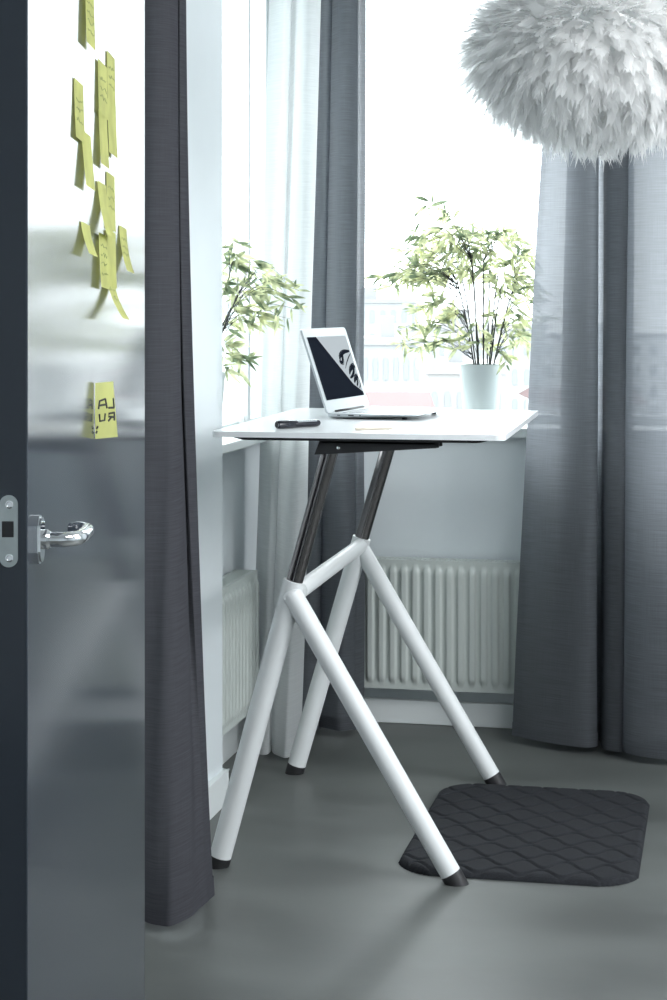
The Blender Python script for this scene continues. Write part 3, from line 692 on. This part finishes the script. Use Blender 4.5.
def plant(label, P0, Mrot, seed, ymin, ymax, clusters, stems, S, dep=(-.11, .10)):
    """P0 foot of the pot on the sill; crown drawn in the pot's own metres"""
    rnd = random.Random(seed); root = thing('potted_bamboo', label, 'plant', P0, 'potted bamboo plants'); 
    T = Matrix.Translation(P0) @ Mrot
    bm = bmesh.new(); lathe(bm, [(0, 0), (.050, 0), (.053, .002), (.0685, .190), (.0692, .194), (.0680, .196), (.0650, .195), (.0630, .185), (.0600, .15), (0, .15)], 48, P0); pot = obj('pot', bm, M_pot, root, sharp=.9)
    bm = bmesh.new(); lathe(bm, [(.0605, .166), (.05, .170), (.03, .172), (0, .171)], 30, P0); obj('soil', bm, M_soil, root)
    def L(x, y, dep=0): return Vector((x*S, dep, .196+y*S))
    canes = []
    for (xa, xb, yb) in stems:
        d0 = rnd.uniform(-.025, .025); d1 = d0*2+rnd.uniform(-.03, .03)+(dep[0]+dep[1])*.4
        a = L(xa, 0, d0); b = L(xb, yb, d1); a2 = Vector((a.x*.92, a.y, .17)); mid = a.lerp(b, .55)+Vector(((b.x-a.x)*-.06, 0, 0))
        pts = catmull([a2, a, mid, b], 24); rad = [.0030-.0013*i/24 for i in range(25)]
        for k in (7, 12, 17, 21): rad[k] *= 1.35
        bm = bmesh.new(); tube(bm, [T @ p for p in pts], rad, 8); obj('cane', bm, M_cane, root); canes.append(pts)
    bt = bmesh.new(); bl = bmesh.new()
    for (cx, cy) in clusters:
        c = L(cx, cy, rnd.uniform(*dep)*(.5+.5*min(1, abs(cx)/68)))
        best = None
        for pts in canes:
            for k in range(9, 25):
                p = pts[k]; q = (p-c).length+max(0, p.z-c.z+.03)*1.2
                if best is None or q < best[0]: best = (q, p)
        p = best[1]; m = p.lerp(c, .5)+Vector((0, 0, .025+.03*rnd.random()))
        tw = catmull([p, m, c], 8); tube(bt, [T @ q for q in tw], [.0011-.00008*i for i in range(9)], 5)
        out = (c-p); out.z *= .3
        if out.length < .02: out = Vector((rnd.uniform(-1, 1), rnd.uniform(-1, 1), 0))
        out.normalize()
        for k in range(rnd.choice((4, 5, 6, 6))):
            ln = rnd.uniform(.036, .066); wd = ln*rnd.uniform(.075, .105)
            dr = (out*rnd.uniform(.2, 1.0)+Vector((rnd.uniform(-.9, .9), rnd.uniform(-.8, .8), rnd.uniform(-.85, .5)))).normalized()
            o_ = c+(m-c)*rnd.uniform(0, .95); side = dr.cross(Vector((rnd.uniform(-.6, .6), -1, rnd.uniform(-.6, .6)))).normalized(); nn = side.cross(dr)
            st = []
            for t in (0, .12, .3, .55, .8, 1.0):
                wv = wd*(math.sin(PI*min(1, t**.75))**.9 if t < 1 else 0)+.0003; q = o_+dr*ln*t+Vector((0, 0, -.16*ln*t*t))
                for e in (q, q+side*wv, q-side*wv):
                    e.y = max(ymin, min(ymax, e.y))
                st.append([bl.verts.new(T @ (q+side*wv+nn*wv*.3)), bl.verts.new(T @ q), bl.verts.new(T @ (q-side*wv+nn*wv*.3))])
            for a, b in zip(st, st[1:]):
                bl.faces.new((a[0], a[1], b[1], b[0])); bl.faces.new((a[1], a[2], b[2], b[1]))
    nleaf = len(bl.faces); me = bpy.data.meshes.new('tmp'); bt.to_mesh(me); bt.free(); bl.from_mesh(me); bpy.data.meshes.remove(me)
    fo = obj('foliage', bl, M_leaf, root, sharp=3); fo.data.materials.append(M_cane)
    for p_ in list(fo.data.polygons)[nleaf:]: p_.material_index = 1
    return root
plant('bamboo plant in a white pot on the back windowsill behind the desk', Vector((-.779, 5.955, WZ0+.028)), Matrix.Rotation(YAW*.0, 4, 'Z'), 5, -.16, .10, CL1, CANES1, 1/309.0)
plant('bamboo plant on the left windowsill, only its leaves showing past the wall edge', Vector((-1.405, 4.860, LZ0+.026)), Matrix.Rotation(YAW, 4, 'Z'), 11, -.035, .20, CL2, CANES2, 5.08/FPX, (.0, .20))

# ---------------------------------------------------------------- feather pendant lamp
LC = on_y(603, 50, 4.336); RX, RZ = .282, .160
lamp = thing('feather_pendant_lamp', 'big round white feather lamp hanging from the ceiling at the upper right', 'lamp', (LC.x, LC.y, ZC))
bm = bmesh.new(); lathe(bm, [(.02, RZ*.90)]+[(RX*.90*math.sin(PI*k/16), RZ*.90*math.cos(PI*k/16)) for k in range(2, 15)]+[(.05, -RZ*.90)], 40, LC); obj('paper_globe', bm, M_core, lamp)
bm = bmesh.new(); tube(bm, [LC+Vector((0, 0, .02)), Vector((LC.x, LC.y, ZC-.02))], .003, 10); obj('cord', bm, M_white, lamp)
bm = bmesh.new(); lathe(bm, [(.0, -.06), (.02, -.06), (.05, -.01), (.05, 0), (0, 0)], 28, (LC.x, LC.y, ZC)); obj('ceiling_cup', bm, M_white, lamp)
bm = bmesh.new(); lathe(bm, [(0, .07), (.018, .07), (.018, 0), (0, 0)], 18, LC); obj('bulb_socket', bm, M_white, lamp)
rnd = random.Random(3); bm = bmesh.new()
def feather(root, d, nrm, ln, wd):
    """curved quill with a broad soft vane either side, its rim split and frayed"""
    side = d.cross(nrm).normalized(); n2 = side.cross(d).normalized(); NS = 7; curl = rnd.uniform(-.15, .35); sw = rnd.uniform(-.2, .2); cup = rnd.uniform(-.1, .5)
    Q = []
    for k in range(NS+1):
        t = k/NS; Q.append(root+d*ln*t-n2*curl*ln*t*t*.6+side*sw*ln*t*t+Vector((0, 0, -.10*ln*t*t)))
    qv = [bm.verts.new(q) for q in Q]
    for sgn in (1, -1):
        prev = qv[0]
        for k in range(1, NS+1):
            t = k/NS; wv = wd*math.sin(PI*min(.97, .10+t*.80))**.7*rnd.uniform(.78, 1.12)
            fw_ = ln*.10*rnd.uniform(.5, 1.6); dd = (Q[k]-Q[k-1]).normalized()
            tv = bm.verts.new(Q[k]+side*sgn*wv+dd*fw_-n2*cup*wv*.5)
            if prev is qv[0]: bm.faces.new((qv[0], qv[1], tv))
            else: bm.faces.new((qv[k-1], qv[k], tv, prev))
            if k > 2 and rnd.random() < .75:
                tip = bm.verts.new(Q[k]+side*sgn*wv*rnd.uniform(.9, 1.5)+dd*fw_*rnd.uniform(1.8, 3.2)+n2*rnd.uniform(-.4, .5)*wv); bm.faces.new((qv[k], tip, tv))
            prev = tv
tiers = 30
for ti in range(tiers):
    th = PI*(.10+.88*ti/(tiers-1)); ring = max(9, int(160*math.sin(th)**.9+9))
    for k in range(ring):
        ph = 2*PI*(k+rnd.uniform(-.45, .45))/ring+ti*.37; tj = th+rnd.uniform(-.03, .03)
        nrm = Vector((math.sin(tj)*math.cos(ph)/RX, math.sin(tj)*math.sin(ph)/RX, math.cos(tj)/RZ)).normalized()
        p = LC+Vector((RX*.90*math.sin(tj)*math.cos(ph), RX*.90*math.sin(tj)*math.sin(ph), RZ*.90*math.cos(tj)))
        tan = Vector((math.cos(tj)*math.cos(ph), math.cos(tj)*math.sin(ph), -math.sin(tj)))
        dr = (nrm*rnd.uniform(.55, .95)+tan*rnd.uniform(.20, .75)+Vector((rnd.uniform(-.22, .22), rnd.uniform(-.22, .22), rnd.uniform(-.05, .15)))).normalized()
        feather(p, dr, nrm, rnd.uniform(.062, .104), rnd.uniform(.009, .016))
obj('feathers', bm, M_feather, lamp, smooth=False)

# ---------------------------------------------------------------- town beyond the window
def tone(name, c): return principled(name, c, .9, noise=.05, nscale=.4)
M_b = [tone('pale_render', (.36, .365, .37)), tone('cream_render', (.355, .35, .345)), tone('cool_render', (.335, .35, .36)), tone('haze_whitened_render', (.70, .71, .72))]  # last tone is whitened to stand in for outdoor haze
M_roof = [tone('red_tiles', (.13, .078, .078)), tone('grey_roofing', (.30, .305, .31))]
M_pane = principled('far_window', (.27, .29, .31), .6)
M_gnd = tone('street', (.36, .36, .355))
struct(slab('ground', [((-260, 8, -16.2), (260, 600, -16))], M_gnd))
def house(label, px0, px1, ytop, d, depth, mi, gable, rows, cols, group='pale houses beyond the window'):
    A = cam_pt(px0, ytop, d); B = cam_pt(px1, ytop, d); W = (B-A).length; zt = A.z
    Mh = Matrix.Translation((A.x, A.y, 0)) @ Matrix.Rotation(YAW, 4, 'Z')
    r0 = thing('house', label, 'building', (A.x, A.y, -16), group)
    bm = bmesh.new(); box(bm, (0, 0, -16), (W, depth, zt), 0, 1, Mh); obj('walls', bm, M_b[mi], r0, smooth=False)
    bm = bmesh.new()
    if gable:
        h = gable; e = .35
        Mg = Mh @ Matrix(((0, 0, 1, 0), (1, 0, 0, 0), (0, 1, 0, 0), (0, 0, 0, 1)))
        prism(bm, [(-e, zt), (depth+e, zt), (depth/2, zt+h)], -e, W+e, Mg); obj('roof', bm, M_roof[0], r0, smooth=False)
    else:
        box(bm, (-.2, -.2, zt), (W+.2, depth+.2, zt+.5), 0, 1, Mh); box(bm, (W*.3, depth*.3, zt+.5), (W*.5, depth*.6, zt+2.0), 0, 1, Mh); obj('roof', bm, M_roof[1], r0, smooth=False)
    cw = W/cols; me = None
    for r_ in range(rows):
        for c in range(cols):
            if me is None:
                bm = bmesh.new(); ww = min(1.1, cw*.42)
                prism(bm, [(-ww/2, -.75), (ww/2, -.75), (ww/2, .55), (ww*.3, .8), (-ww*.3, .8), (-ww/2, .55)], 0, .08, Matrix(((1, 0, 0, 0), (0, 0, -1, 0), (0, 1, 0, 0), (0, 0, 0, 1))))
                me = bpy.data.meshes.new('window'); bm.to_mesh(me); bm.free(); me.materials.append(M_pane)
            o = bpy.data.objects.new('window', me); COL.objects.link(o); o.parent = r0; o.matrix_parent_inverse = r0.matrix_basis.inverted()
            o.matrix_basis = Mh @ Matrix.Translation((cw*(c+.5), 0, zt-1.7-2.9*r_))
house('low house with a red roof, left of the plant pot in the view', 376, 426, 409, 70, 8, 0, .45, 1, 3)
house('white house with tall windows, just left of the plant pot in the view', 428, 505, 374, 95, 9, 1, 0, 3, 6)
house('low haze-whitened house with a red roof seen through the thin curtain, right of the pot', 548, 640, 404, 80, 9, 3, .5, 1, 4)
house('grey flat-roofed house in the view above the laptop screen', 360, 432, 345, 130, 10, 2, 0, 5, 7)
house('wide pale block in the far view behind the plant canes', 400, 545, 330, 180, 14, 0, 0, 5, 12)
house('long pale block on the horizon left of the plant', 335, 420, 303, 230, 16, 2, 0, 5, 8)
house('tall haze-whitened block on the horizon right of the plant', 540, 680, 338, 260, 18, 3, 0, 6, 8)
